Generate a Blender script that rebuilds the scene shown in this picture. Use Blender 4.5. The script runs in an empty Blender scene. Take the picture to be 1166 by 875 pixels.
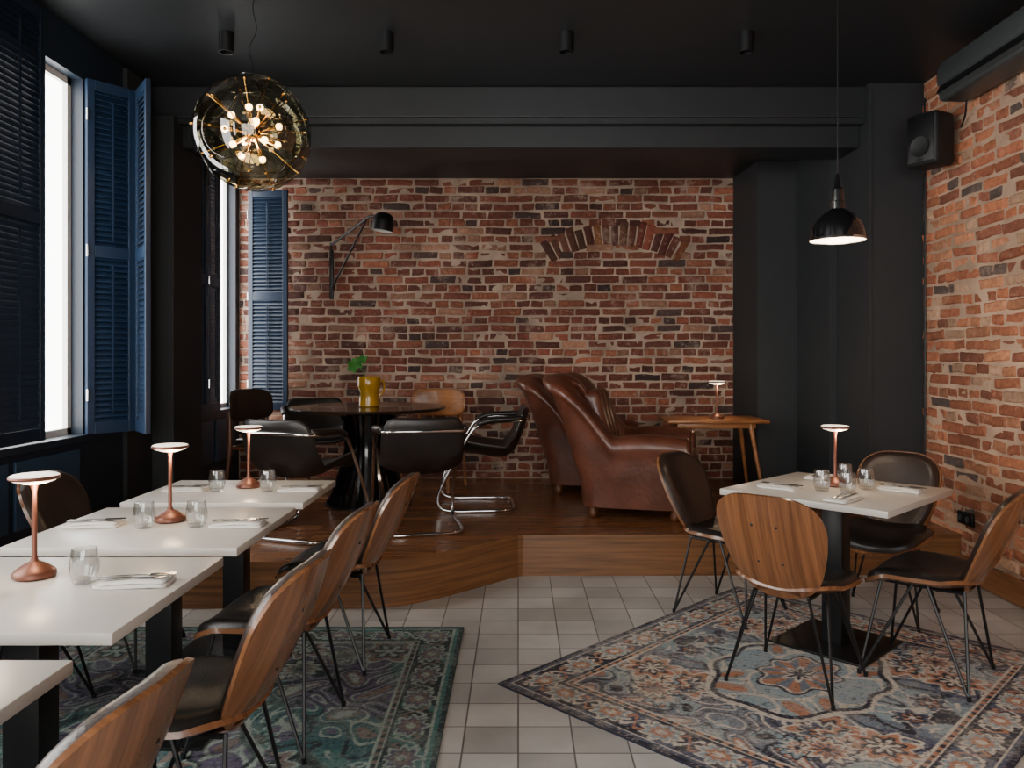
import bpy, bmesh, math, random
import numpy as np
from mathutils import Vector, Matrix, Euler, noise as mnoise
random.seed(7)
sin, cos, pi = math.sin, math.cos, math.pi
def srgb(r,g,b):
    f=lambda c:(c/255/12.92) if c/255<=.04045 else ((c/255+.055)/1.055)**2.4
    return (f(r),f(g),f(b),1)
# ---------------------------------------------------------------- materials
def newmat(name):
    m=bpy.data.materials.new(name); m.use_nodes=True
    nt=m.node_tree; return m,nt,nt.nodes['Principled BSDF']
def N(nt,t,**kw):
    n=nt.nodes.new(t)
    for k,v in kw.items(): setattr(n,k,v)
    return n
def plain(name,col,rough=.5,metal=0,var=.15,scale=8,bump=.0,bscale=60,coat=0,spec=.5):
    m,nt,p=newmat(name)
    tc=N(nt,'ShaderNodeTexCoord'); no=N(nt,'ShaderNodeTexNoise'); no.inputs['Scale'].default_value=scale; no.inputs['Detail'].default_value=4
    nt.links.new(tc.outputs['Object'],no.inputs['Vector'])
    cr=N(nt,'ShaderNodeValToRGB'); e=cr.color_ramp.elements
    e[0].position=.3;e[1].position=.7
    e[0].color=tuple(c*(1-var) for c in col[:3])+(1,); e[1].color=tuple(min(1,c*(1+var)) for c in col[:3])+(1,)
    nt.links.new(no.outputs['Fac'],cr.inputs['Fac']); nt.links.new(cr.outputs['Color'],p.inputs['Base Color'])
    p.inputs['Roughness'].default_value=rough; p.inputs['Metallic'].default_value=metal
    p.inputs['Coat Weight'].default_value=coat; p.inputs['Specular IOR Level'].default_value=spec
    if bump>0:
        n2=N(nt,'ShaderNodeTexNoise'); n2.inputs['Scale'].default_value=bscale; n2.inputs['Detail'].default_value=6
        nt.links.new(tc.outputs['Object'],n2.inputs['Vector'])
        b=N(nt,'ShaderNodeBump'); b.inputs['Strength'].default_value=bump; b.inputs['Distance'].default_value=.01
        nt.links.new(n2.outputs['Fac'],b.inputs['Height']); nt.links.new(b.outputs['Normal'],p.inputs['Normal'])
    return m
def wood(name,c1,c2,stretch=(40,40,2.5),rough=.35,scale=1,coat=.1,lo=.34,hi=.66):
    m,nt,p=newmat(name)
    tc=N(nt,'ShaderNodeTexCoord'); mp=N(nt,'ShaderNodeMapping'); mp.inputs['Scale'].default_value=stretch
    nt.links.new(tc.outputs['Object'],mp.inputs['Vector'])
    no=N(nt,'ShaderNodeTexNoise'); no.inputs['Scale'].default_value=scale; no.inputs['Detail'].default_value=9; no.inputs['Roughness'].default_value=.62; no.inputs['Distortion'].default_value=.25
    nt.links.new(mp.outputs['Vector'],no.inputs['Vector'])
    cr=N(nt,'ShaderNodeValToRGB'); e=cr.color_ramp.elements; e[0].position=lo;e[0].color=c1;e[1].position=hi;e[1].color=c2
    nt.links.new(no.outputs['Fac'],cr.inputs['Fac']); nt.links.new(cr.outputs['Color'],p.inputs['Base Color'])
    p.inputs['Roughness'].default_value=rough; p.inputs['Coat Weight'].default_value=coat
    b=N(nt,'ShaderNodeBump'); b.inputs['Strength'].default_value=.1; b.inputs['Distance'].default_value=.002
    nt.links.new(no.outputs['Fac'],b.inputs['Height']); nt.links.new(b.outputs['Normal'],p.inputs['Normal'])
    return m
def emis(name,col,s,sample=True):
    m,nt,p=newmat(name); p.inputs['Base Color'].default_value=(.8,.8,.8,1)
    p.inputs['Emission Color'].default_value=col; p.inputs['Emission Strength'].default_value=s
    if not sample: m.cycles.emission_sampling='NONE'
    return m
def thinglass(name,tint,refl=.08,rough=.02,edge=.6):
    m,nt,p=newmat(name); nt.nodes.remove(p); out=[n for n in nt.nodes if n.type=='OUTPUT_MATERIAL'][0]
    t=N(nt,'ShaderNodeBsdfTransparent'); t.inputs['Color'].default_value=tint
    g=N(nt,'ShaderNodeBsdfGlossy'); g.inputs['Roughness'].default_value=rough
    lw=N(nt,'ShaderNodeLayerWeight'); lw.inputs['Blend'].default_value=.25
    ma=N(nt,'ShaderNodeMath',operation='MULTIPLY_ADD'); ma.inputs[1].default_value=edge; ma.inputs[2].default_value=refl
    nt.links.new(lw.outputs['Facing'],ma.inputs[0])
    mx=N(nt,'ShaderNodeMixShader'); nt.links.new(ma.outputs[0],mx.inputs[0]); nt.links.new(t.outputs[0],mx.inputs[1]); nt.links.new(g.outputs[0],mx.inputs[2])
    nt.links.new(mx.outputs[0],out.inputs['Surface']); return m
def attrmat(name,rough=.85,nscale=25,bump=.5,dist=.01,smear=None,smear_lo=.6,lo=.6,hi=1.3):
    m,nt,p=newmat(name)
    at=N(nt,'ShaderNodeAttribute'); at.attribute_name='Col'
    tc=N(nt,'ShaderNodeTexCoord'); no=N(nt,'ShaderNodeTexNoise'); no.inputs['Scale'].default_value=nscale; no.inputs['Detail'].default_value=8; no.inputs['Roughness'].default_value=.7
    nt.links.new(tc.outputs['Object'],no.inputs['Vector'])
    mr=N(nt,'ShaderNodeMapRange'); mr.inputs[1].default_value=.3; mr.inputs[2].default_value=.7; mr.inputs[3].default_value=lo; mr.inputs[4].default_value=hi
    nt.links.new(no.outputs['Fac'],mr.inputs[0])
    mul=N(nt,'ShaderNodeMix',data_type='RGBA',blend_type='MULTIPLY'); mul.inputs[0].default_value=1
    nt.links.new(at.outputs['Color'],mul.inputs[6]); nt.links.new(mr.outputs[0],mul.inputs[7])
    last=mul.outputs[2]
    if smear:
        n3=N(nt,'ShaderNodeTexNoise'); n3.inputs['Scale'].default_value=1.3; n3.inputs['Detail'].default_value=5
        nt.links.new(tc.outputs['Object'],n3.inputs['Vector'])
        m3=N(nt,'ShaderNodeMapRange'); m3.inputs[1].default_value=.35; m3.inputs[2].default_value=.65; m3.inputs[3].default_value=.68; m3.inputs[4].default_value=1.18
        nt.links.new(n3.outputs['Fac'],m3.inputs[0])
        u3=N(nt,'ShaderNodeMix',data_type='RGBA',blend_type='MULTIPLY'); u3.inputs[0].default_value=1
        nt.links.new(last,u3.inputs[6]); nt.links.new(m3.outputs[0],u3.inputs[7]); last=u3.outputs[2]
        for sc_,lo_,am in ((2.6,smear_lo,.7),(14,smear_lo+.02,.65)):
            n2=N(nt,'ShaderNodeTexNoise'); n2.inputs['Scale'].default_value=sc_; n2.inputs['Detail'].default_value=10; n2.inputs['Roughness'].default_value=.78
            nt.links.new(tc.outputs['Object'],n2.inputs['Vector'])
            r2=N(nt,'ShaderNodeMapRange'); r2.inputs[1].default_value=lo_; r2.inputs[2].default_value=lo_+.12; r2.inputs[4].default_value=am
            nt.links.new(n2.outputs['Fac'],r2.inputs[0])
            mx=N(nt,'ShaderNodeMix',data_type='RGBA'); nt.links.new(r2.outputs[0],mx.inputs[0]); nt.links.new(last,mx.inputs[6]); mx.inputs[7].default_value=smear
            last=mx.outputs[2]
    nt.links.new(last,p.inputs['Base Color'])
    p.inputs['Roughness'].default_value=rough
    b=N(nt,'ShaderNodeBump'); b.inputs['Strength'].default_value=bump; b.inputs['Distance'].default_value=dist
    nt.links.new(no.outputs['Fac'],b.inputs['Height']); nt.links.new(b.outputs['Normal'],p.inputs['Normal'])
    return m
def tilemat(name,c1,c2,mortar,bw,rh,off,msize,rough,stretch=None,bumpd=.004):
    m,nt,p=newmat(name)
    tc=N(nt,'ShaderNodeTexCoord'); src=tc.outputs['Object']
    br=N(nt,'ShaderNodeTexBrick'); br.offset=off; br.squash=1
    br.inputs['Scale'].default_value=1; br.inputs['Brick Width'].default_value=bw; br.inputs['Row Height'].default_value=rh
    br.inputs['Mortar Size'].default_value=msize; br.inputs['Color1'].default_value=c1; br.inputs['Color2'].default_value=c2; br.inputs['Mortar'].default_value=mortar
    br.inputs['Bias'].default_value=0; br.inputs['Mortar Smooth'].default_value=.2
    nt.links.new(src,br.inputs['Vector'])
    no=N(nt,'ShaderNodeTexNoise'); no.inputs['Scale'].default_value=3; no.inputs['Detail'].default_value=7
    mp=N(nt,'ShaderNodeMapping'); mp.inputs['Scale'].default_value=stretch or (1,1,1)
    nt.links.new(src,mp.inputs['Vector']); nt.links.new(mp.outputs[0],no.inputs['Vector'])
    mr=N(nt,'ShaderNodeMapRange'); mr.inputs[1].default_value=.3; mr.inputs[2].default_value=.7; mr.inputs[3].default_value=.65 if stretch else .8; mr.inputs[4].default_value=1.3 if stretch else 1.1
    nt.links.new(no.outputs['Fac'],mr.inputs[0])
    mul=N(nt,'ShaderNodeMix',data_type='RGBA',blend_type='MULTIPLY'); mul.inputs[0].default_value=1
    nt.links.new(br.outputs['Color'],mul.inputs[6]); nt.links.new(mr.outputs[0],mul.inputs[7]); nt.links.new(mul.outputs[2],p.inputs['Base Color'])
    p.inputs['Roughness'].default_value=rough
    b=N(nt,'ShaderNodeBump'); b.invert=True; b.inputs['Strength'].default_value=.5; b.inputs['Distance'].default_value=bumpd
    nt.links.new(br.outputs['Fac'],b.inputs['Height']); nt.links.new(b.outputs['Normal'],p.inputs['Normal'])
    return m
M_dark=plain('dark_plaster',srgb(39,42,45),.6,var=.06,bump=.03)
M_ceil=plain('ceiling_paint',srgb(36,39,42),.45,var=.06,bump=.03)
M_navy=plain('navy_wall',srgb(26,38,52),.5,var=.06)
M_blue=plain('shutter_blue',srgb(23,42,65),.4,var=.06)
M_bluedk=plain('shutter_navy',srgb(21,34,51),.4,var=.06)
M_panel=plain('panel_blue',srgb(40,66,92),.45,var=.06)
M_white=plain('frame_white',srgb(220,220,215),.5,var=.02)
M_pane=emis('daylight_pane',(1,.98,.95,1),11.0)
M_pane2=emis('daylight_pane_front',(1,.97,.93,1),7.0)
M_tile=tilemat('floor_tiles',srgb(204,202,197),srgb(172,170,165),srgb(112,108,103),.2,.2,0,.0035,.36)
M_plank=tilemat('plank_floor',srgb(142,94,60),srgb(114,73,45),srgb(45,28,18),1.3,.14,.37,.002,.27,stretch=(1.2,16,1),bumpd=.001)
M_riser=wood('oak_riser',srgb(98,64,38),srgb(142,98,60),(1.6,1.6,45),.38)
M_base=wood('baseboard_oak',srgb(110,70,42),srgb(150,100,62),(20,2,30),.45)
M_walnut=wood('walnut_ply',srgb(80,50,31),srgb(148,98,62),(48,1.6,1.6),.27,coat=.3,lo=.25,hi=.78)
M_wedge=wood('walnut_edge',srgb(70,38,20),srgb(110,65,36),(10,4,4),.4)
M_blackleather=plain('black_leather',srgb(32,28,26),.34,var=.2,bump=.12,bscale=120)
M_darkbrown=plain('dark_brown_leather',srgb(46,34,29),.34,var=.2,bump=.12,bscale=120)
M_cognac=plain('cognac_leather',srgb(92,53,39),.30,var=.35,scale=5,bump=.3,bscale=30,coat=.12)
M_black=plain('black_metal',srgb(24,25,27),.38,metal=.3,var=.05)
M_blackgl=plain('black_gloss',srgb(16,17,19),.15,var=.05,coat=.5)
M_chrome=plain('chrome',srgb(205,205,205),.12,metal=1,var=.02)
M_copper=plain('copper_paint',srgb(112,70,56),.4,metal=.5,var=.04)
M_brass=plain('brass',srgb(215,170,95),.2,metal=1,var=.04)
M_top=plain('table_top_laminate',srgb(196,191,183),.33,var=.03)
M_darktop=plain('dark_table_top',srgb(44,34,28),.25,var=.15,coat=.3)
M_oak=wood('honey_oak',srgb(130,82,46),srgb(182,122,74),(3,25,25),.35)
M_cloth=plain('napkin_linen',srgb(218,214,208),.9,var=.04,bump=.2,bscale=200)
M_steel=plain('cutlery_steel',srgb(120,118,114),.2,metal=1,var=.02)
M_glass=thinglass('clear_glass',(.92,.93,.93,1),.08)
M_smoke=thinglass('smoked_glass',(.72,.70,.58,1),.07,.02,.32)
M_amberb=plain('amber_glass_body',srgb(170,128,28),.1,var=.15)
M_leaf=plain('leaf_green',srgb(60,130,50),.5,var=.25)
M_lampglow=emis('lamp_diffuser',(1,.82,.62,1),2.0,False)
M_bulb=emis('warm_bulb',(1,.66,.30,1),24,False)
M_bulb2=emis('warm_pendant_diffuser',(1,.72,.45,1),6,False)
M_acgrey=plain('ac_grey_plastic',srgb(60,64,66),.4,var=.03)
M_spk=plain('speaker_black',srgb(22,24,26),.55,var=.05)
M_mortar=plain('mortar',srgb(176,154,136),.95,var=.35,scale=4,bump=.7,bscale=50)
M_mortar2=plain('mortar_warm',srgb(182,152,128),.95,var=.3,scale=4,bump=.7,bscale=50)
M_brick=attrmat('brick_face',.75,28,.9,.014,srgb(188,166,148),.55)
M_brick2=attrmat('brick_face_orange',.85,28,.8,.014,srgb(192,160,134),.565)
M_rug=attrmat('rug_wool',.95,180,.5,.004)

# ---------------------------------------------------------------- builder
def catmull(pts,n=6,closed=False):
    P=[Vector(p) for p in pts]; out=[]; L=len(P)
    segs=L if closed else L-1
    for i in range(segs):
        if closed: a,b,c,d=P[(i-1)%L],P[i],P[(i+1)%L],P[(i+2)%L]
        else: a,b,c,d=P[max(i-1,0)],P[i],P[i+1],P[min(i+2,L-1)]
        for k in range(n):
            t=k/n
            out.append(.5*((2*b)+(c-a)*t+(2*a-5*b+4*c-d)*t*t+(-a+3*b-3*c+d)*t**3))
    if not closed: out.append(P[-1].copy())
    return out
class B:
    def __init__(s): s.v=[];s.f=[];s.m=[];s.mats=[]
    def mi(s,mat):
        if mat not in s.mats: s.mats.append(mat)
        return s.mats.index(mat)
    def add(s,vs,fs,mat,M=None):
        o=len(s.v)
        for v in vs:
            v=Vector(v)
            if M is not None: v=M@v
            s.v.append(v)
        k=s.mi(mat)
        for f in fs: s.f.append(tuple(i+o for i in f)); s.m.append(k)
    def box(s,c,d,mat,rot=None,bev=0,seg=2):
        bm=bmesh.new(); bmesh.ops.create_cube(bm,size=1)
        for v in bm.verts: v.co=Vector((v.co.x*d[0],v.co.y*d[1],v.co.z*d[2]))
        if bev: bmesh.ops.bevel(bm,geom=bm.edges[:],offset=bev,segments=seg,profile=.5,affect='EDGES')
        M=Matrix.Translation(c)
        if rot is not None: M=M@Euler(rot).to_matrix().to_4x4()
        bm.verts.index_update()
        s.add([v.co.copy() for v in bm.verts],[[v.index for v in f.verts] for f in bm.faces],mat,M); bm.free()
    def box2(s,a,b,mat,bev=0):
        s.box([(a[i]+b[i])/2 for i in range(3)],[abs(b[i]-a[i]) for i in range(3)],mat,bev=bev)
    def tube(s,pts,r,mat,n=8,closed=False):
        P=[Vector(p) for p in pts]; L=len(P); vs=[];fs=[]
        up=None
        for i,p in enumerate(P):
            a=P[(i-1)%L] if (closed or i>0) else p; b=P[(i+1)%L] if (closed or i<L-1) else p
            t=(b-a).normalized()
            if up is None: up=t.orthogonal().normalized()
            up=(up-t*up.dot(t)).normalized(); w=t.cross(up)
            rr=r[min(i,len(r)-1)] if isinstance(r,(list,tuple)) else r
            for k in range(n):
                an=2*pi*k/n; vs.append(p+(up*cos(an)+w*sin(an))*rr)
        for i in range(L if closed else L-1):
            j=(i+1)%L
            for k in range(n):
                k2=(k+1)%n; fs.append((i*n+k,i*n+k2,j*n+k2,j*n+k))
        if not closed: fs.append(tuple(range(n))[::-1]); fs.append(tuple((L-1)*n+k for k in range(n)))
        s.add(vs,fs,mat)
    def lathe(s,prof,mat,c=(0,0,0),n=28,M=None):
        vs=[];fs=[];rings=[]
        for r,z in prof:
            if r<1e-6: rings.append([len(vs)]); vs.append(Vector((c[0],c[1],c[2]+z)))
            else:
                rings.append(list(range(len(vs),len(vs)+n)))
                for k in range(n): vs.append(Vector((c[0]+r*cos(2*pi*k/n),c[1]+r*sin(2*pi*k/n),c[2]+z)))
        for a,b in zip(rings,rings[1:]):
            for k in range(n):
                k2=(k+1)%n
                if len(a)==1 and len(b)==1: continue
                if len(a)==1: fs.append((a[0],b[k2],b[k]))
                elif len(b)==1: fs.append((a[k],a[k2],b[0]))
                else: fs.append((a[k],a[k2],b[k2],b[k]))
        s.add(vs,fs,mat,M)
    def sphere(s,c,r,mat,n=12,sc=(1,1,1)):
        prof=[(r*sin(pi*i/(n//2+2)),-r*cos(pi*i/(n//2+2))) for i in range(n//2+3)]
        prof[0]=(0,-r);prof[-1]=(0,r)
        s.lathe(prof,mat,n=n,M=Matrix.Translation(c)@Matrix.Diagonal((sc[0],sc[1],sc[2],1)))
    def pad(s,out,f,up,dn,mat,puffy=True,n=36):
        rs=[0,.35,.65,.85,.94,.985,1]; tf=[1,1,.97,.88,.7,.4,.0] if puffy else [1]*7
        def nrm(p,q):
            e=.004; a=(Vector(f(p+e,q))-Vector(f(p-e,q))); b=(Vector(f(p,q+e))-Vector(f(p,q-e)))
            return a.cross(b).normalized()
        vs=[];fs=[]
        cx=sum(out(2*pi*k/n)[0] for k in range(n))/n; cy=sum(out(2*pi*k/n)[1] for k in range(n))/n
        lay=[]
        for sgn in (1,-1):
            rings=[]
            for r,t in zip(rs,tf):
                if r==0:
                    nn=nrm(cx,cy); rings.append([len(vs)]); vs.append(Vector(f(cx,cy))+nn*((up if sgn>0 else -dn)*t)); continue
                ring=[]
                for k in range(n):
                    o=out(2*pi*k/n); p=cx+(o[0]-cx)*r; q=cy+(o[1]-cy)*r; nn=nrm(p,q)
                    tt=(up*t) if sgn>0 else -dn*(t if puffy else 1)
                    ring.append(len(vs)); vs.append(Vector(f(p,q))+nn*tt)
                rings.append(ring)
            for a,b in zip(rings,rings[1:]):
                for k in range(n):
                    k2=(k+1)%n
                    if len(a)==1: fs.append((a[0],b[k],b[k2]))
                    else: fs.append((a[k],b[k],b[k2],a[k2]))
            lay.append(rings[-1])
        for k in range(n):
            k2=(k+1)%n; fs.append((lay[0][k],lay[1][k],lay[1][k2],lay[0][k2]))
        s.add(vs,fs,mat)
    def surf(s,f,nu,nv,mat,capu=False):
        vs=[Vector(f(i/(nu-1),j/(nv-1))) for i in range(nu) for j in range(nv)]
        fs=[(i*nv+j,i*nv+j+1,(i+1)*nv+j+1,(i+1)*nv+j) for i in range(nu-1) for j in range(nv-1)]
        if capu: fs.append(tuple(range(nv))); fs.append(tuple((nu-1)*nv+j for j in range(nv)))
        s.add(vs,fs,mat)
    def mesh(s,name,smooth=True,ang=38,recalc=True):
        me=bpy.data.meshes.new(name); me.from_pydata([tuple(v) for v in s.v],[],s.f)
        for m in s.mats: me.materials.append(m)
        me.polygons.foreach_set('material_index',s.m)
        if recalc:
            bm=bmesh.new(); bm.from_mesh(me); bmesh.ops.recalc_face_normals(bm,faces=bm.faces[:]); bm.to_mesh(me); bm.free()
        if smooth:
            me.polygons.foreach_set('use_smooth',[True]*len(me.polygons)); me.set_sharp_from_angle(angle=math.radians(ang))
        me.update(); return me
def place(me,name,loc=(0,0,0),rz=0,sc=1):
    o=bpy.data.objects.new(name,me); bpy.context.scene.collection.objects.link(o)
    o.location=loc; o.rotation_euler=(0,0,rz); o.scale=(sc,)*3 if not isinstance(sc,tuple) else sc; return o
def face(dx,dy): return math.atan2(-dx,dy)   # rot so local +Y faces (dx,dy)
def se(t,e,c=True):
    v=cos(t) if c else sin(t); return math.copysign(abs(v)**e,v)

# ---------------------------------------------------------------- dimensions
XL,XR,YB,YF=-2.6,2.85,-2.0,7.36
HC,HP=3.32,.265
b=B(); b.box2((XL-.3,YB-.2,-.1),(XR+.3,YF+.3,0),M_tile); place(b.mesh('floor',False),'floor')
b=B(); b.box2((XL-.3,YB-.2,HC),(XR+.3,5.62,HC+.1),M_ceil); b.box2((XL-.3,5.62,3.06),(XR+.3,YF+.3,HC+.1),M_ceil)
place(b.mesh('ceiling',False),'ceiling')
b=B(); b.box2((XL,5.6,3.10),(XR,6.06,HC),M_ceil,.008); b.box2((XL,5.70,2.91),(2.46,6.05,3.12),M_ceil,.008); b.box2((XL,5.64,3.08),(XR,5.70,3.10),M_ceil)
place(b.mesh('ceiling_beam',False),'ceiling_beam')
# platform
edge=[(-2.555,4.40),(-1.2,4.40)]+[tuple(p[:2]) for p in catmull([(-1.0,4.40,0),(-.80,4.41,0),(-.62,4.47,0),(-.42,4.62,0),(-.05,4.99,0),(.0,5.04,0)],5)]+[(.03,5.05),(2.84,5.07)]
pl=[(2.0,YF),(2.03,6.70),(2.36,6.70),(2.40,6.10),(2.46,6.10),(2.46,5.54),(2.84,5.54)]
b=B(); n=len(edge)
fr=[Vector((x,y,0)) for x,y in edge]+[Vector((x,y,HP-.018)) for x,y in edge]
b.add(fr,[(i,i+1,n+i+1,n+i) for i in range(n-1)],M_riser)
e2=[(x,y-.012) for x,y in edge]
poly=[Vector((-2.6,4.388,HP))]+[Vector((x,y,HP)) for x,y in e2]+[Vector((x,y,HP)) for x,y in pl[::-1]]+[Vector((XL,YF,HP))]
b.add(poly,[tuple(range(len(poly)))],M_plank)
b.add([Vector((x,y,HP-.018)) for x,y in e2]+[Vector((x,y,HP)) for x,y in e2],[(i,i+1,n+i+1,n+i) for i in range(n-1)],M_riser)
b.add([Vector((x,y,HP-.018)) for x,y in e2]+[Vector((x,y,HP-.018)) for x,y in edge],[(i,i+1,n+i+1,n+i) for i in range(n-1)],M_riser)
b.add([(-2.6,4.40,0),(-2.555,4.40,0),(-2.555,4.40,HP),(-2.6,4.40,HP)],[(0,1,2,3)],M_riser)
place(b.mesh('wooden_platform',False),'wooden_platform')
# brick walls
def brickwall(name,a0,a1,z0,z1,tf,mats,pal,seed,rh=.0755,bl=.255,skip=None,rgh=1):
    rnd=random.Random(seed); V=[];F=[];MI=[];C=[]
    us=[0,.05,.3,.55,.8,.95,1]; ws=[0,.14,.5,.86,1]
    z=z0;row=0
    def addbrick(quadf,col,prot):
        o=len(V); sx=rnd.random()*50; kx=[rnd.uniform(-.006,.006)*rgh for _ in range(4)]
        for i,u in enumerate(us):
            for j,w in enumerate(ws):
                a,zz=quadf(u,w); edgy=(i in(0,len(us)-1)) or (j in(0,len(ws)-1))
                zz+=kx[0]*(1-u)+kx[1]*u; a+=kx[2]*(1-w)+kx[3]*w
                nz=mnoise.noise(Vector((a*9+sx,zz*14,seed)))*.007*rgh
                jt=mnoise.noise(Vector((a*28,zz*28,sx)))*.007*rgh
                V.append(tf(a+jt,zz+jt*.7,(-.004 if edgy else prot+nz))); C.append(col)
        nw=len(ws)
        for i in range(len(us)-1):
            for j in range(nw-1):
                F.append((o+i*nw+j,o+(i+1)*nw+j,o+(i+1)*nw+j+1,o+i*nw+j+1)); MI.append(0)
    while z<z1-.02:
        a=a0-rnd.random()*bl; header=(row%2==1)
        h=min(rh,z1-z)
        while a<a1:
            L=(bl*.5 if header and rnd.random()<.85 else bl)*rnd.uniform(.92,1.07)
            s0=max(a,a0);e0=min(a+L,a1)
            if e0-s0>.03 and not(skip and skip((s0+e0)/2,z+h/2)):
                g=rnd.uniform(.008,.017); col=list(rnd.choices([p[0] for p in pal],[p[1] for p in pal])[0]); k=rnd.uniform(.75,1.25)
                col=[c*k for c in col[:3]]+[1]
                drift=.008*mnoise.noise(Vector((a*.7,z*3,seed)))
                s1,e1,zz0,zz1=s0+g/2,e0-g/2,z+.0055+drift+rnd.uniform(-.003,.003),z+h-.0055+drift+rnd.uniform(-.003,.003)
                addbrick(lambda u,w:(s1+(e1-s1)*u,zz0+(zz1-zz0)*w),col,rnd.choice([.008,.01,.013,.004,.001]))
            a+=L
        z+=rh;row+=1
    if skip:
        cx,cz,R0,R1,th=skip.arch
        nb=int(th*2*(R0+R1)/2/.078)
        for i in range(nb):
            t0=pi/2+th-2*th*i/nb-.003; t1=pi/2+th-2*th*(i+1)/nb+.003; R=R1+rnd.uniform(-.03,.02)
            col=[c*rnd.uniform(.75,1.15) for c in rnd.choice(pal[:4])[0][:3]]+[1]
            addbrick(lambda u,w:(cx+(R0+(R-R0)*u)*cos(t0+(t1-t0)*w),cz+(R0+(R-R0)*u)*sin(t0+(t1-t0)*w)),col,.008)
    o=len(V); na=60;nzz=30
    for i in range(na+1):
        for j in range(nzz+1):
            V.append(tf(a0+(a1-a0)*i/na,z0+(z1-z0)*j/nzz,0)); C.append([1,1,1,1])
    for i in range(na):
        for j in range(nzz):
            F.append((o+i*(nzz+1)+j,o+(i+1)*(nzz+1)+j,o+(i+1)*(nzz+1)+j+1,o+i*(nzz+1)+j+1)); MI.append(1)
    o=len(V)
    for d in (-.003,-.2):
        for a,zz in ((a0,z0),(a1,z0),(a1,z1),(a0,z1)): V.append(tf(a,zz,d)); C.append([1,1,1,1])
    for f in ((0,1,2,3),(4,5,6,7),(0,1,5,4),(1,2,6,5),(2,3,7,6),(3,0,4,7)): F.append(tuple(o+k for k in f)); MI.append(1)
    me=bpy.data.meshes.new(name); me.from_pydata(V,[],F)
    for m in mats: me.materials.append(m)
    me.polygons.foreach_set('material_index',MI)
    ca=me.color_attributes.new('Col','FLOAT_COLOR','POINT'); ca.data.foreach_set('color',np.array(C,dtype=np.float32).ravel())
    me.polygons.foreach_set('use_smooth',[True]*len(F)); me.set_sharp_from_angle(angle=math.radians(50))
    return place(me,name)
pal1=[(srgb(138,76,57),5),(srgb(120,66,51),4),(srgb(100,57,47),3),(srgb(156,94,69),3),(srgb(80,59,55),1.4),(srgb(166,120,96),1.4)]
class Sk:
    arch=(.90,1.28,1.15,1.38,.54)
    def __call__(s,a,z):
        cx,cz,R0,R1,th=s.arch; dx=a-cx;dz=z-cz; r=math.hypot(dx,dz); t=math.atan2(dz,dx)
        return R0+.01<r<R1-.03 and abs(t-pi/2)<th-.03
brickwall('wall_back',XL,2.02,HP,3.06,lambda a,z,d:(a,YF-d,z),[M_brick,M_mortar],pal1,3,skip=Sk())
pal2=[(srgb(178,110,78),5),(srgb(162,97,70),4),(srgb(190,128,94),3),(srgb(142,87,67),2.5),(srgb(104,87,80),1.3),(srgb(196,154,124),1.2)]
brickwall('wall_right',YB,5.56,0,HC,lambda a,z,d:(XR-d,a,z),[M_brick2,M_mortar2],pal2,5,rgh=1.4)
b=B(); n=len(pl)
b.add([Vector((x,y,HP)) for x,y in pl]+[Vector((x,y,HC)) for x,y in pl],[(i,i+1,n+i+1,n+i) for i in range(n-1)],M_dark)
b.box2((2.452,5.53,HP),(2.475,5.56,HC),M_dark); b.box2((2.352,6.69,HP),(2.37,6.71,3.06),M_dark)
place(b.mesh('wall_right_recess',False),'wall_right_recess')
# left wall with openings
wins=[(-1.4,.2),(1.1,2.7),(3.35,4.72),(6.22,7.27)]
WZ0,WZ1=.94,3.06
b=B(); y=YB-.2
for a,c in wins+[(YF+.3,None)]:
    b.box2((XL-.28,y,0),(XL,a,HC),M_navy)
    if c is None: break
    b.box2((XL-.28,a,0),(XL,c,WZ0),M_navy); b.box2((XL-.28,a,WZ1),(XL,c,HC),M_navy); y=c
for a,c in wins:
    b.box2((XL,a+.06,.50),(XL+.018,(a+c)/2-.03,.86),M_panel,.004); b.box2((XL,(a+c)/2+.03,.50),(XL+.018,c-.06,.86),M_panel,.004)
    b.box2((XL,a-.03,WZ0-.04),(XL+.04,c+.03,WZ0),M_navy,.004)
place(b.mesh('wall_left',False),'wall_left')
b=B(); b.box2((XL-.3,YB-.2,0),(-1.6,YB,HC),M_dark); b.box2((1.6,YB-.2,0),(XR+.3,YB,HC),M_dark); b.box2((-1.6,YB-.2,0),(1.6,YB,.5),M_dark); b.box2((-1.6,YB-.2,2.9),(1.6,YB,HC),M_dark)
place(b.mesh('wall_front',False),'wall_front')
for i,(a,c) in enumerate(wins):
    b=B(); x=XL-.10
    b.box2((x-.012,a,WZ0),(x,c,WZ1),M_pane)
    for yy in (a+.02,c-.02): b.box2((x-.03,yy-.02,WZ0),(x+.03,yy+.02,WZ1),M_white)
    for zz in (WZ0+.02,WZ1-.02): b.box2((x-.03,a,zz-.02),(x+.03,c,zz+.02),M_white)
    place(b.mesh('window',False),'window_%d'%(i+1))
b=B(); b.box2((-1.6,YB-.12,.5),(1.6,YB-.1,2.9),M_pane2)
for xx in (-1.57,-.53,.53,1.57): b.box2((xx-.03,YB-.13,.5),(xx+.03,YB-.05,2.9),M_white)
for zz in (.53,2.87): b.box2((-1.6,YB-.13,zz-.03),(1.6,YB-.05,zz+.03),M_white)
place(b.mesh('window_front',False),'window_5')
b=B(); b.box2((XL,5.55,HP),(-2.42,6.05,3.1),M_dark,.006); b.box2((XL,5.2,HP),(-2.57,5.55,3.3),M_dark)
place(b.mesh('pilaster',False),'trim_1')
b=B(); b.box2((XR-.045,YB,0),(XR-.012,5.05,.14),M_base,.006); place(b.mesh('baseboard',False),'baseboard_right')

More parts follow.
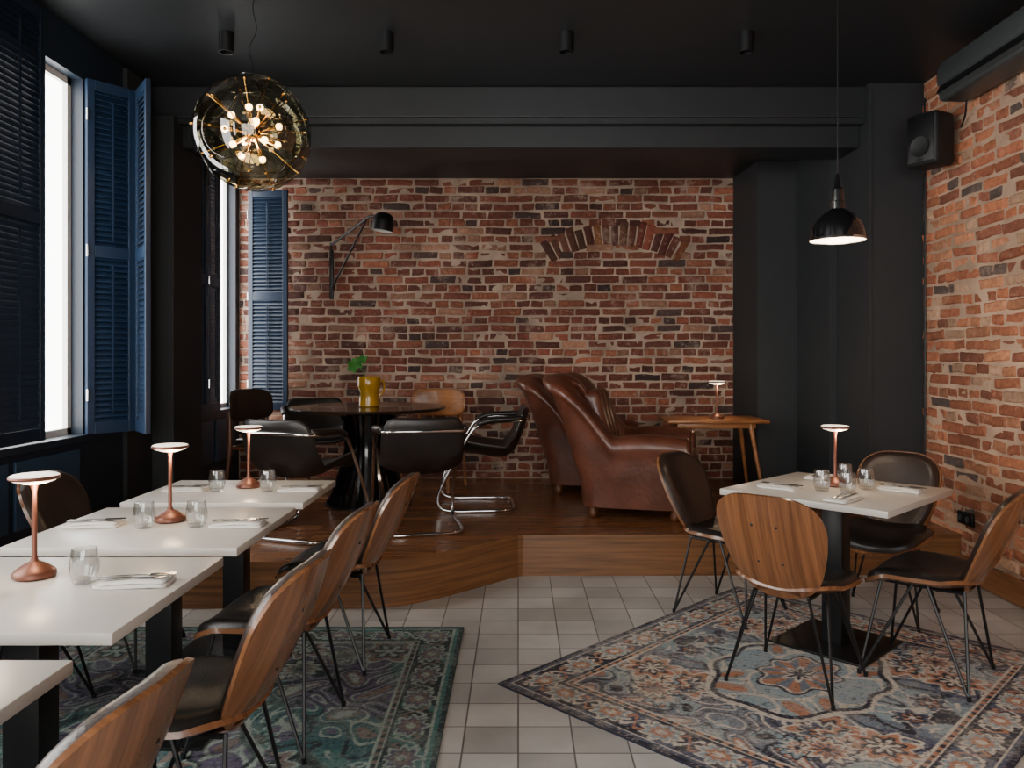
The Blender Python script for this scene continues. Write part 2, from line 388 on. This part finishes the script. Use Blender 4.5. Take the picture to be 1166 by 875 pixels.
# ---------------------------------------------------------------- shutters
def shutter(w,h,mat,div=(.5,),ang=66):
    b=B(); t=.03; st=.045
    b.box2((0,-t/2,0),(st,t/2,h),mat,.003); b.box2((w-st,-t/2,0),(w,t/2,h),mat,.003)
    zs=[0]+[d*h for d in div]+[h-.06]
    for z in zs: b.box2((st,-t/2,z),(w-st,t/2,z+.07 if z<h-.07 else h),mat,.002)
    p=.034
    for z0,z1 in zip(zs,zs[1:]):
        z=z0+.07+p*.3
        while z<z1+.012:
            b.box(((w)/2,0,z),(w-2*st+.004,.042,.006),mat,rot=(math.radians(ang),0,0)); z+=p
    b.box2((w/2-.005,-.028,.12),(w/2+.005,-.02,h*.48),mat); b.box2((w/2-.005,-.028,h*.55),(w/2+.005,-.02,h-.12),mat)
    for z in (.2,h*.5,h-.25): b.tube([(0,-.018,z),(0,-.018,z+.07)],.006,M_chrome)
    return b.mesh('window_shutter',False)
def plshut(x0,y0,x1,y1,mat,z=WZ0,h=WZ1-WZ0,nm='window_shutter',ang=66):
    w=math.hypot(x1-x0,y1-y0); place(shutter(w,h,mat,ang=ang),nm,(x0,y0,z),math.atan2(y1-y0,x1-x0))
SX=XL+.02
plshut(SX,3.36,SX,3.82,M_bluedk,z=.95,h=2.33,ang=72); plshut(SX,3.825,SX,4.29,M_bluedk,z=.95,h=2.33,ang=72)
plshut(-2.57,4.70,-2.39,4.93,M_blue,ang=58); plshut(-2.38,4.94,-2.20,4.70,M_blue,ang=58)
plshut(SX,6.24,SX,6.55,M_bluedk,ang=72); plshut(SX,6.555,SX,6.82,M_bluedk,ang=72)
plshut(-2.44,7.16,-2.07,7.10,M_blue,z=.92,h=1.98,ang=58)
for a,c in wins[:2]:
    plshut(SX,a-.34,SX,a-.0,M_bluedk); plshut(SX,c,SX,c+.34,M_bluedk)

# ---------------------------------------------------------------- dining chair
def interp(x,xs,ys): return float(np.interp(x,xs,ys))
def dining_chair():
    b=B()
    H=.225; cq=.625
    def W(q):
        v=(q-(cq-H))/(2*H); return interp(v,[0,.12,.3,.5,.7,.88,1],[.125,.165,.19,.212,.226,.222,.198])
    def outb(k,t):
        q=H*k*se(t,.55,False); return (W(cq+q)*k*se(t,.5),cq+q)
    def fb(p,q):
        v=(q-.40)/.45
        return (p,-.175-.21*v-.02*sin(v*pi)+.06*max(0,.25-v)+(1.7-.6*v)*p*p,q)
    b.pad(lambda t:outb(1,t),fb,.013,0,M_walnut,False,52)
    b.pad(lambda t:outb(.975,t),fb,0,.048,M_darkbrown,True,52)
    for zz in (.56,.72):
        for xx in (-.05,.05):
            c=fb(xx,zz); b.sphere((c[0],c[1]-.013,c[2]),.007,M_black,8,(1,.5,1))
    b.surf(lambda u,v:(-.085+.17*u,-.19+.16*v*v,.47-.08*v**.6),5,8,M_wedge)
    b.surf(lambda u,v:(-.085+.17*u,-.203+.16*v*v,.46-.08*v**.6),5,8,M_wedge)
    def outs(k,t):
        y=.225*k*se(t,.62,False); w=.25-.02*(y<0)*min(1,(-y)/.2)-.015*(y>0)*min(1,y/.2)
        return (w*k*se(t,.62),y+.02)
    def fs(p,q): return (p,q,.412+.85*p*p*(1+1.8*max(0,-q))-(.28*max(0,q-.12)) + .35*max(0,-.1-q))
    b.pad(lambda t:outs(1,t),fs,0,.016,M_walnut,False,52)
    b.pad(lambda t:outs(.955,t),fs,.045,0,M_blackleather,True,52)
    for sx in (-1,1):
        for sy in (-1,1):
            ft=(sx*.225,sy*.215+.01,.006)
            b.tube([ft,(sx*.115,sy*.165,.41)],.0065,M_black,6)
            b.tube([ft,(sx*.145,sy*.03,.415)],.0065,M_black,6)
            b.tube([(ft[0],ft[1],0),(ft[0],ft[1],.02)],.009,M_black,8)
        b.tube([(sx*.115,-.165,.402),(sx*.115,.165,.402)],.008,M_black,6)
    b.tube([(-.115,-.1,.400),(.115,-.1,.400)],.008,M_black,6); b.tube([(-.115,.1,.400),(.115,.1,.400)],.008,M_black,6)
    return b.mesh('dining_chair')
DC=dining_chair(); RZ=.0095
for (x,y,dx,dy) in [(1.20,3.42,.62,.75),(1.82,3.50,-.74,.66),(1.16,4.36,.72,-.7),(2.00,4.32,-.62,-.75),
    (-.99,1.38,-.99,.10),(-.92,2.20,-.99,.09),(-.92,2.95,-.99,.08),(-.86,3.70,-.99,.08),
    (-1.90,3.72,1,-.05),(-1.95,3.00,1,.05),(-1.95,2.2,1,0),(-1.95,1.36,1,0)]:
    place(DC,'dining_chair',(x,y,RZ if not(y>4.2) else 0),face(dx,dy))
# ---------------------------------------------------------------- tables
def dtable(w,d):
    b=B(); b.box((0,0,.735),(w,d,.03),M_top,bev=.004); b.box((0,0,.71),(w*.6,d*.6,.02),M_black)
    b.box((0,0,.36),(.10,.10,.70),M_black,bev=.004); b.box((0,0,.006),(.46,.46,.012),M_black,bev=.003)
    return b.mesh('dining_table')
TX=-1.355
for y0,y1 in ((1.0,1.69),(1.85,2.55),(2.67,3.38),(3.49,4.12)):
    place(dtable(.81,y1-y0),'dining_table',(TX,(y0+y1)/2,RZ))
place(dtable(.80,.80),'dining_table',(1.55,3.855,RZ),math.radians(-46))
TZ=.75+RZ+.001
def plight(name,loc,e,col,r=.04):
    l=bpy.data.lights.new(name,'POINT'); l.energy=e; l.color=col; l.shadow_soft_size=r
    o=bpy.data.objects.new(name,l); bpy.context.scene.collection.objects.link(o); o.location=loc
def lamp():
    b=B()
    b.lathe([(0,0),(.054,0),(.058,.004),(.058,.014),(.052,.022),(.032,.036),(.012,.046),(.0075,.06),(.0065,.25),(.009,.262),(.012,.272),(0,.272)],M_copper)
    b.lathe([(0,.271),(.03,.274),(.054,.282),(.062,.286)],M_lampglow)
    b.lathe([(.064,.287),(.066,.297),(.060,.300),(.0,.301)],M_lampglow)
    b.lathe([(.0615,.286),(.066,.287),(.0685,.292),(.0665,.298),(.0645,.297)],M_copper)
    return b.mesh('table_lamp')
LM=lamp()
for x,y,z in ((-1.42,2.32,TZ),(-1.365,3.10,TZ),(-1.33,3.90,TZ),(1.58,3.94,TZ),(1.59,6.33,HP+.64)):
    place(LM,'table_lamp',(x,y,z)); plight('table_lamp_light',(x+.02,y-.02,z+.25),2.0,(1,.70,.42),.02)
b=B(); b.lathe([(0,.0),(.027,0),(.032,.006),(.039,.035),(.040,.055),(.034,.098),(.0325,.0985),(.0385,.055),(.0375,.035),(.030,.012),(0,.010)],M_glass,n=24); GM=b.mesh('drinking_glass')
for x,y in ((-1.24,2.26),(-1.47,2.12),(-1.41,2.98),(-1.22,3.00),(-1.44,3.78),(-1.20,3.79),
            (1.46,3.80),(1.55,3.72),(1.66,4.02),(1.69,3.84)):
    place(GM,'drinking_glass',(x,y,TZ))
b=B()
b.pad(lambda t:(.10*se(t,.25),.055*se(t,.25,False)),lambda p,q:(p,q,.004+.002*sin(p*40)),.006,.003,M_cloth,False,40)
b.pad(lambda t:(.092*se(t,.25)+.004,.05*se(t,.25,False)),lambda p,q:(p,q,.012+.002*sin(p*30+1)),.005,.002,M_cloth,True,40)
NP=b.mesh('folded_napkin')
b=B(); b.box((-.03,0,.001),(.13,.009,.002),M_steel,bev=.0008); b.box((.05,0,.001),(.03,.022,.002),M_steel)
for k in (-1.5,-.5,.5,1.5): b.box((.085,k*.0058,.001),(.045,.0028,.002),M_steel)
FK=b.mesh('fork')
b=B(); b.box((-.045,0,.002),(.09,.011,.004),M_steel,bev=.001); b.box((.05,0,.0015),(.11,.016,.0015),M_steel,bev=.0005); KN=b.mesh('knife')
nap=[(-1.09,2.25,.10),(-1.62,2.20,-.1),(-1.62,3.02,.1),(-1.07,3.02,.05),(-1.60,3.80,.05),(-1.05,3.80,.0),(1.28,3.87,-.8),(1.46,3.55,.75),(1.84,3.80,-.8),(1.60,4.18,.75)]
for x,y,r in nap:
    place(NP,'folded_napkin',(x,y,TZ),r)
    c,s_=cos(r),sin(r)
    place(FK,'fork',(x-s_*.015,y+c*.015,TZ+.0195),r+.08); place(KN,'knife',(x+s_*.018,y-c*.018,TZ+.0195),r+.02)

# ---------------------------------------------------------------- rugs
def vnoise(x,y,sc,seed):
    r=np.random.RandomState(seed); G=r.rand(64,64); xs=x/sc+31.3; ys=y/sc+17.7
    xi=np.floor(xs).astype(int);yi=np.floor(ys).astype(int);fx=xs-xi;fy=ys-yi; fx=fx*fx*(3-2*fx);fy=fy*fy*(3-2*fy)
    g=lambda i,j:G[i%64,j%64]
    return (g(xi,yi)*(1-fx)+g(xi+1,yi)*fx)*(1-fy)+(g(xi,yi+1)*(1-fx)+g(xi+1,yi+1)*fx)*fy
def rug(name,W,L,pal,seed,loc,rz,res=.006):
    nx=int(W/res)+1;ny=int(L/res)+1
    X,Y=np.meshgrid(np.linspace(-W/2,W/2,nx),np.linspace(-L/2,L/2,ny),indexing='ij')
    ax,ay=np.abs(X),np.abs(Y); pal=np.array([p[:3] for p in pal])
    ground,accent,cream,rust,mid,dark=range(6)
    idx=np.full(X.shape,ground)
    bd=np.minimum(W/2-ax,L/2-ay)
    wx=ax+.05*np.sin(ay*12)+.03*np.sin(ay*27+ax*7)+.02*vnoise(X,Y,.1,seed+9); wy=ay+.05*np.sin(ax*13)+.03*np.sin(ax*23-ay*8)
    v=np.sin(wx*21)*np.sin(wy*21)+.6*np.sin((wx+wy)*14)+.5*np.sin((wx-wy)*18)
    big=vnoise(ax,ay,.22,seed+4)
    idx[big>.6]=accent; idx[big<.28]=mid
    idx[np.abs(v)<.14]=dark; idx[(np.abs(v-.55)<.10)]=cream; idx[v>1.05]=rust; idx[v>1.35]=cream; idx[v<-1.0]=accent; idx[v<-1.35]=dark
    idx[np.abs(v+.75)<.09]=cream
    def flower(cx,cy,R,np_,c):
        dx=ax-cx;dy=ay-cy;r=np.hypot(dx,dy);t=np.arctan2(dy,dx); e=R*(1+.22*np.cos(np_*t))
        idx[r<e]=c[0]; idx[r<e*.86]=c[1]; idx[(r<e*.62)]=c[2]; idx[(r<e*.45)&(np.cos(np_*t)>.1)]=c[3]; idx[r<e*.2]=c[0]
    rr=random.Random(seed)
    cols=[[cream,rust,dark,cream],[dark,accent,cream,rust],[cream,mid,dark,rust],[dark,cream,rust,mid]]
    for i in range(9):
        flower(rr.uniform(.05,W/2-.28),rr.uniform(.05,L/2-.28),rr.uniform(.07,.14),rr.choice([6,8,10]),cols[i%4])
    r=np.hypot(X/ .36,Y/.50)+.05*np.cos(8*np.arctan2(Y,X)); t=np.arctan2(Y,X)
    med=r<1
    idx[med&(r>.94)]=cream; idx[med&(r<.94)&(r>.88)]=dark
    mm=med&(r<.88); idx[mm]=np.where(np.abs(v)[mm]<.25,cream,np.where(v[mm]>.8,rust,accent))
    idx[(r<.45)]=dark; idx[(r<.41)]=cream; q=r<.38; idx[q]=np.where(np.cos(10*t[q])>0,rust,ground); idx[r<.16]=cream; idx[r<.1]=dark
    s=np.where(W/2-ax<L/2-ay,Y,X); bb=(bd<.23)
    idx[bb]=np.where(v[bb]>.4,mid,dark)
    per=.24; ph=(np.abs(s)%per)/per-.5; bc=(bd-.125)/.07
    rad=np.hypot(ph*per/.085,bc); tt=np.arctan2(bc,ph*per/.085); e=.95*(1+.2*np.cos(8*tt))
    mb=bb&(rad<e); idx[mb]=cream; idx[bb&(rad<e*.8)]=accent; idx[bb&(rad<e*.55)]=rust; idx[bb&(rad<e*.28)]=cream
    vine=bb&(rad>e)&(np.abs(bc-.6*np.sin(s*2*pi/per*2))<.16); idx[vine]=cream
    vine=bb&(rad>e)&(np.abs(bc+.6*np.sin(s*2*pi/per*2))<.14); idx[vine]=rust
    for lo,hi,c in ((.225,.24,cream),(.205,.225,rust),(.2,.206,cream),(.19,.2,dark),(.04,.048,cream),(.02,.04,mid),(0,.02,dark)):
        idx[(bd>=lo)&(bd<hi)]=c
    g=(bd>.205)&(bd<.225)&(np.sin(s*120)>0); idx[g]=dark
    col=pal[idx]
    n1=vnoise(X,Y,.16,seed)*.6+vnoise(X,Y,.05,seed+1)*.4; n2=vnoise(X,Y,.02,seed+2)*.6+vnoise(X,Y,.008,seed+3)*.4
    wear=np.clip((n1-.36)*2.4,0,1)*np.clip(n2*1.7-.2,0,1)
    fade=pal[cream]*.5+pal.mean(axis=0)*.5
    col=col*(1-wear[...,None]*.55)+fade*wear[...,None]*.55
    spk=(vnoise(X,Y,.007,seed+5)>.77); col[spk]=col[spk]*.5+pal[cream]*.35
    spk=(vnoise(X,Y,.009,seed+6)>.78); col[spk]=col[spk]*.45+pal[dark]*.3
    n_=nx*ny
    V=np.stack([X.ravel(),Y.ravel(),np.full(n_,.009)],1)
    i=np.arange(nx-1)[:,None]*ny+np.arange(ny-1)[None,:]; i=i.ravel()
    F=np.stack([i,i+ny,i+ny+1,i+1],1).tolist()
    VV=V.tolist(); o=n_
    for z in (0,.0085):
        for sx,sy in ((-1,-1),(1,-1),(1,1),(-1,1)): VV.append([sx*W/2,sy*L/2,z])
    for f in ((0,1,2,3),(4,5,6,7),(0,1,5,4),(1,2,6,5),(2,3,7,6),(3,0,4,7)): F.append([o+k for k in f])
    me=bpy.data.meshes.new(name); me.from_pydata(VV,[],F); me.materials.append(M_rug)
    C=np.ones((n_+8,4),dtype=np.float32); C[:n_,:3]=col.reshape(-1,3); C[n_:,:3]=pal[dark]
    ca=me.color_attributes.new('Col','FLOAT_COLOR','POINT'); ca.data.foreach_set('color',C.ravel())
    place(me,name,loc,rz)
palR=[srgb(116,128,142),srgb(150,170,176),srgb(218,208,192),srgb(190,130,98),srgb(86,92,112),srgb(46,46,60)]
palL=[srgb(58,98,102),srgb(94,86,110),srgb(156,170,160),srgb(128,106,100),srgb(66,116,114),srgb(38,54,56)]
L0=Vector((-.086,3.38)); e1=Vector((.7071,-.7071)); e2v=Vector((.7071,.7071)); cR=L0+e1*.87+e2v*1.0
rug('area_rug',1.74,2.0,palR,11,(cR.x,cR.y,0),math.radians(-45))
rug('area_rug',1.95,2.9,palL,23,(-.28-.975,4.08-1.45,0),0)

# ---------------------------------------------------------------- platform furniture
b=B(); zt=.75
b.lathe([(0,zt-.03),(.56,zt-.03),(.595,zt-.018),(.60,zt-.008),(.595,zt),(0,zt)],M_darktop,n=64)
for k in range(30):
    a=2*pi*k/30; pts=[]
    for i in range(13):
        v=i/12; pts.append((.155+.155*(1-v)**2.2+.10*max(0,v-.6)**1.5*2.5,.015+v*(zt-.045)))
    vs=[];fs=[]
    for r,z in pts:
        for dr in (-.012,.012):
            for w in (-.010,.010):
                vs.append(Vector(((r+dr)*cos(a)-w*sin(a),(r+dr)*sin(a)+w*cos(a),z)))
    for i in range(12):
        o=i*4
        for p,q in ((0,1),(1,3),(3,2),(2,0)): fs.append((o+p,o+q,o+4+q,o+4+p))
    b.add(vs,fs,M_blackgl)
b.lathe([(0,0),(.33,0),(.33,.015),(0,.015)],M_black,n=40); b.lathe([(.10,.01),(.09,.3),(.10,.72)],M_black,n=24)
place(b.mesh('round_table'),'round_table',(-1.16,6.13,HP))
b=B(); b.lathe([(0,0),(.070,0),(.078,.01),(.076,.06),(.070,.11),(.082,.135),(.088,.16),(.088,.22),(.082,.232),(.078,.22),(.078,.16),(.06,.12),(.066,.05),(0,.02)],M_amberb,n=32)
b.tube(catmull([(.08,0,.20),(.112,0,.19),(.112,0,.12),(.07,0,.08)],4),.007,M_amberb,8)
b.tube(catmull([(0,0,.05),(-.02,0,.2),(-.05,.0,.28),(-.09,0,.31)],4),.003,M_leaf,6)
for (x,z,r1) in ((-.1,.33,.5),(-.06,.36,-.4),(-.13,.31,1.2)):
    M=Matrix.Translation((x,0,z))@Matrix.Rotation(r1,4,'Y')@Matrix.Rotation(1.0,4,'X')
    vs=[M@Vector((.05*cos(t)*(1+.2*cos(5*t)),.04*sin(t)*(1+.2*cos(5*t)),.008*cos(3*t))) for t in [2*pi*k/20 for k in range(20)]]
    b.add([M@Vector((0,0,0))]+vs,[(0,1+k,1+(k+1)%20) for k in range(20)],M_leaf)
place(b.mesh('flower_vase'),'flower_vase',(-1.15,6.10,HP+.751))
def cantilever():
    b=B(); half=[(0,-.24,.013),(.15,-.24,.013),(.235,-.22,.013),(.27,-.14,.013),(.28,.05,.013),(.28,.20,.013),(.28,.29,.035),(.28,.315,.10),(.28,.285,.20),(.28,.18,.40),(.28,.09,.56),(.28,.02,.635),(.28,-.08,.66),(.275,-.22,.665),(.25,-.31,.67),(.14,-.345,.675),(0,-.355,.675)]
    full=half+[(-x,y,z) for x,y,z in half[-2:0:-1]]
    b.tube(catmull(full,4,closed=True),.012,M_chrome,10,closed=True)
    for s in (-1,1): b.tube(catmull([(s*.28,.03,.64),(s*.285,-.06,.672),(s*.28,-.2,.68),(s*.255,-.3,.685)],5),[.012]+[.022]*14+[.012],M_blackleather,10)
    sec=catmull([(0,.26,.40),(0,.22,.445),(0,.05,.43),(0,-.12,.40),(0,-.22,.43),(0,-.28,.54),(0,-.325,.66),(0,-.345,.76)],4)
    def f(p,q):
        t=min(max(q,0),1)*(len(sec)-1); i=min(int(t),len(sec)-2); c=sec[i].lerp(sec[i+1],t-i)
        k=(abs(p)/.27)**2.6; up=.10*k*(1 if t>4 else t/4)*(1-.6*q)
        return (p,c.y+ .10*k*max(0,q-.5),c.z+up)
    b.pad(lambda t:(.265*se(t,.45),.5+.49*se(t,.45,False)),f,.022,.02,M_blackleather,True,56)
    return b.mesh('cantilever_armchair',ang=60)
CC=cantilever()
def scr(px,d): return (px-590)*d/900
for px,d,dx,dy in ((348,5.05,.38,1),(476,5.22,-.25,1),(548,6.02,-1,-.05),(362,6.85,.35,-1)):
    place(CC,'cantilever_armchair',(scr(px,d),d,HP+.001),face(dx,dy))
def sidechair(leather,wd):
    b=B()
    b.pad(lambda t:(.215*se(t,.5),.20*se(t,.5,False)),lambda p,q:(p,q,.44+.3*p*p),.03,.012,leather,True,36)
    b.pad(lambda t:(.235*se(t,.5),.70+.115*se(t,.5,False)),lambda p,q:(p,-.2-.12*(q-.5)+1.3*p*p,q),.014,.014,leather if leather is M_darkbrown else wd,True,40)
    for s in (-1,1):
        b.tube([(s*.22,-.22,0),(s*.195,-.19,.44),(s*.18,-.205,.66)],[.011,.017,.013],wd,8); b.tube([(s*.21,.2,0),(s*.18,.16,.43)],[.011,.017],wd,8)
        b.tube([(s*.19,-.18,.41),(s*.18,.16,.41)],.013,wd,8)
    b.tube([(-.19,-.18,.41),(.19,-.18,.41)],.013,wd,8); b.tube([(-.18,.16,.41),(.18,.16,.41)],.013,wd,8)
    return b.mesh('wooden_chair',ang=60)
place(sidechair(M_darkbrown,M_wedge),'wooden_chair',(scr(308,6.1),6.1,HP+.003),face(1,-.35),1.08)
place(sidechair(M_oak,M_oak),'wooden_chair',(scr(492,6.80),6.80,HP+.003),face(-.25,-1),1.04)
# club armchair
def club():
    b=B()
    path=catmull([(-.385,.38,0),(-.405,.20,0),(-.41,.0,0),(-.405,-.18,0),(-.37,-.31,0),(-.24,-.37,0),(0,-.385,0),(.24,-.37,0),(.37,-.31,0),(.405,-.18,0),(.41,.0,0),(.405,.20,0),(.385,.38,0)],8)
    n=len(path)
    def sm(x): x=max(0,min(1,x)); return x*x*(3-2*x)
    cache={}
    def f(u,v):
        i=int(round(u*(n-1))); p=path[i]; a=path[max(i-1,0)]; c=path[min(i+1,n-1)]; t=(c-a).normalized(); nr=Vector((-t.y,t.x,0))
        if nr.dot(Vector((p.x,p.y+.0001,0)))<0: nr=-nr
        k=sm((-p.y-.10)/.22)
        h=.565+.02*sin(max(0,min(1,(.38-p.y)/.5))*pi)+.385*k
        th=.15+.04*k
        if i not in cache:
            sec=[(-.015,.09),(.0,.22),(.012,h*.55),(.02,h-.15),(.04+.025*k,h-.07),(.012+.03*k,h-.005),(-th*.45,h+.015),(-th*.95,h-.045),(-th-.01,h-.15),(-th+.01,h*.6),(-th+.01,.34)]
            cache[i]=catmull([(x,z,0) for x,z in sec],4)
        pts=cache[i]; q=pts[int(round(v*(len(pts)-1)))]
        o,z=q.x,q.y
        if k>.4 and v>.25:
            rid=abs(sin((p.x+.37)/.74*pi*2))*k; z+=.05*rid*(1 if .3<v<.8 else .2); o+=.014*rid*(1 if v<.55 else -1.2)
        back=Vector((0,-1,0))*(.20*k*max(0,(z-.25))/.70)
        return Vector((p.x,p.y,0))+nr*o+back+Vector((0,0,z))
    b.surf(f,n,41,M_cognac,capu=True)
    for s in (-1,1):
        b.pad(lambda t:(s*.315+.098*se(t,.75),.335+.245*se(t,.75,False)),lambda p,q:(p,.375,q),.035,.035,M_cognac,True,32)
    b.box((0,.03,.21),(.68,.70,.22),M_cognac,bev=.04,seg=4)
    b.box((0,.09,.385),(.50,.68,.17),M_cognac,bev=.06,seg=5)
    for k in (-1,0,1): b.box((k*.155,-.27,.66),(.165,.17,.48),M_cognac,rot=(math.radians(15),0,0),bev=.06,seg=5)
    for x in (-.3,.3):
        for y in (-.27,.30): b.lathe([(0,0),(.022,0),(.034,.02),(.036,.045),(.026,.07),(.03,.08),(.03,.12),(0,.12)],M_wedge,c=(x,y,0),n=18)
    return b.mesh('club_armchair',ang=75)
CL=club()
place(CL,'club_armchair',(.87,5.80,HP),face(.95,-.26),1.0)
place(CL,'club_armchair',(.64,6.78,HP),face(.95,-.15),.97)
b=B(); b.box((0,0,.625),(.80,.50,.028),M_oak,bev=.01); b.box((0,0,.59),(.62,.34,.045),M_oak,bev=.004)
for sx in (-1,1):
    for sy in (-1,1): b.tube([(sx*.27,sy*.15,.61),(sx*.36,sy*.22,.003)],[.02,.012],M_oak,10)
place(b.mesh('side_table'),'side_table',(1.57,6.42,HP))

# ---------------------------------------------------------------- lights / fittings
b=B(); R=.305
gold=pi*(3-5**.5); NC=26
for i in range(NC):
    z=1-2*(i+.5)/NC; r=math.sqrt(1-z*z); d=Vector((r*cos(gold*i),r*sin(gold*i),z))
    q=Vector((0,0,1)).rotation_difference(d).to_matrix().to_4x4()
    RR=R-(i%3)*.007; th=math.radians(27)
    prof=[(RR*sin(th*k/6),RR*cos(th*k/6)) for k in range(7)]; prof[0]=(0,RR)
    b.lathe(prof,M_smoke,n=32,M=q)
    b.tube([q@Vector((RR*sin(th)*cos(2*pi*k/32),RR*sin(th)*sin(2*pi*k/32),RR*cos(th))) for k in range(32)],.0018,M_blackgl,5,closed=True)
    b.tube([d*.03,d*(RR+.004)],.0030,M_brass,5); b.sphere(d*(RR+.003),.009,M_brass,8)
    if i%2==0: b.lathe([(0,.08),(.008,.08),(.010,.125),(0,.125)],M_brass,n=10,M=q); b.sphere(d*.142,.018,M_bulb,10)
b.sphere((0,0,0),.045,M_brass,16)
pts=catmull([(0,0,.3),(0,0,.36),(-.02,0,.45),(.02,0,.55),(0,0,.66),(.01,0,HC-2.59)],5); b.tube(pts,.003,M_black,6)
b.lathe([(0,0),(.05,0),(.05,-.02),(0,-.02)],M_black,c=(0,0,HC-2.59))
place(b.mesh('glass_globe_pendant'),'glass_globe_pendant',(-1.41,4.2,2.59))
plight('glass_globe_light',(-1.41,4.2,2.52),8,(1,.66,.36),.03)
b=B()
b.lathe([(.128,0),(.126,.03),(.118,.065),(.10,.10),(.075,.128),(.045,.148),(.034,.155),(.034,.19),(.028,.195),(.028,.25),(.018,.262),(.012,.31),(.004,.33)],M_blackgl,n=40)
b.lathe([(.130,0),(.133,.004),(.130,.012),(.127,.012)],M_chrome,n=40)
b.lathe([(.1285,0),(.122,.03),(.114,.063),(.097,.095),(.07,.12),(.0,.13)],M_white,n=40)
b.sphere((0,0,.065),.035,M_bulb2,14)
b.tube([(0,0,.32),(0,0,HC-1.97)],.003,M_black,6); b.lathe([(0,0),(.045,0),(.045,-.03),(0,-.03)],M_black,c=(0,0,HC-1.97))
place(b.mesh('dome_pendant_lamp'),'dome_pendant_lamp',(1.56,3.86,1.97))
b=B(); b.lathe([(0,0),(.045,0),(.045,-.115),(.038,-.115),(.036,-.08),(0,-.08)],M_black); b.lathe([(0,-.081),(.033,-.081)],M_acgrey)
SP=b.mesh('ceiling_spotlight')
for px in (258,440,645,850): place(SP,'ceiling_spotlight',(scr(px,4.68),4.68,HC))
b=B(); y=YF
b.box((-1.73,y-.03,2.16),(.035,.03,.46),M_black,bev=.004)
b.tube([(-1.73,y-.05,2.32),(-1.73,y-.05,2.45)],.011,M_black)
b.tube([(-1.73,y-.05,2.43),(-1.31,y-.42,2.63)],.011,M_black); b.tube([(-1.73,y-.05,2.02),(-1.34,y-.40,2.60)],.009,M_black)
b.tube([(-1.31,y-.42,2.63),(-1.22,y-.48,2.63)],.011,M_black)
M=Matrix.Translation((-1.17,y-.5,2.57))@Matrix.Rotation(.15,4,'Y')
b.lathe([(.095,-.08),(.092,.0),(.08,.05),(.05,.075),(0,.085)],M_black,M=M); b.lathe([(.093,-.08),(.09,0),(.078,.045),(0,.07)],M_white,M=M); b.sphere(M@Vector((0,0,-.01)),.03,M_white,12)
place(b.mesh('wall_lamp'),'wall_lamp')
b=B(); b.box((0,0,0),(.20,.22,.34),M_spk,bev=.03,seg=3); b.box((-.095,0,0),(.02,.18,.30),M_black,bev=.008)
b.lathe([(0,0),(.05,0),(.065,.006)],M_spk,M=Matrix.Translation((-.107,0,-.05))@Matrix.Rotation(-pi/2,4,'Y'))
b.box((.10,0,0),(.10,.06,.08),M_black); b.box((-.106,0,-.13),(.004,.04,.012),M_steel)
place(b.mesh('wall_speaker'),'wall_speaker',(2.67,5.12,2.80),.5)
b=B()
b.box((-.10,0,0),(.20,1.02,.25),M_acgrey,bev=.03,seg=4); b.box((-.19,0,-.07),(.06,.94,.05),M_black,rot=(0,.5,0)); b.box((-.2,0,-.095),(.05,.92,.008),M_acgrey,rot=(0,.6,0))
b.box((-.203,0,.03),(.005,1.0,.11),M_acgrey,bev=.002)
for k in range(5): b.box((-.10+k*.02,0,.126),(.008,.9,.004),M_black)
b.tube(catmull([(-.05,.45,-.12),(-.03,.5,-.2),(0,.6,-.25)],4),.006,M_black)
place(b.mesh('air_conditioner'),'air_conditioner',(2.83,4.45,3.12))
b=B()
for k in (0,1): b.box((0,k*.085,0),(.02,.08,.08),M_black,bev=.005); b.lathe([(0,0),(.02,0),(.022,.004)],M_acgrey,M=Matrix.Translation((-.011,k*.085,0))@Matrix.Rotation(-pi/2,4,'Y'))
place(b.mesh('power_outlet'),'power_outlet',(2.828,4.95,.38))
b=B(); b.tube([(2.83,5.50,.28),(2.83,5.50,3.2)],.007,M_black); place(b.mesh('cable_conduit'),'cable_conduit')

# ---------------------------------------------------------------- lamps & camera
plight('dome_pendant_light',(1.56,3.86,1.96),10,(1,.78,.55),.05)
w=bpy.data.worlds.new('World'); bpy.context.scene.world=w; w.use_nodes=True
w.node_tree.nodes['Background'].inputs[0].default_value=(.6,.7,.85,1); w.node_tree.nodes['Background'].inputs[1].default_value=.5
cam=bpy.data.cameras.new('Camera'); co=bpy.data.objects.new('Camera',cam); bpy.context.scene.collection.objects.link(co)
co.location=(0,0,1.41); co.rotation_euler=(pi/2,0,0); cam.sensor_width=36; cam.lens=900/1166*36
cam.shift_x=-7/1166; cam.shift_y=-32.5/1166; cam.clip_start=.05
bpy.context.scene.camera=co
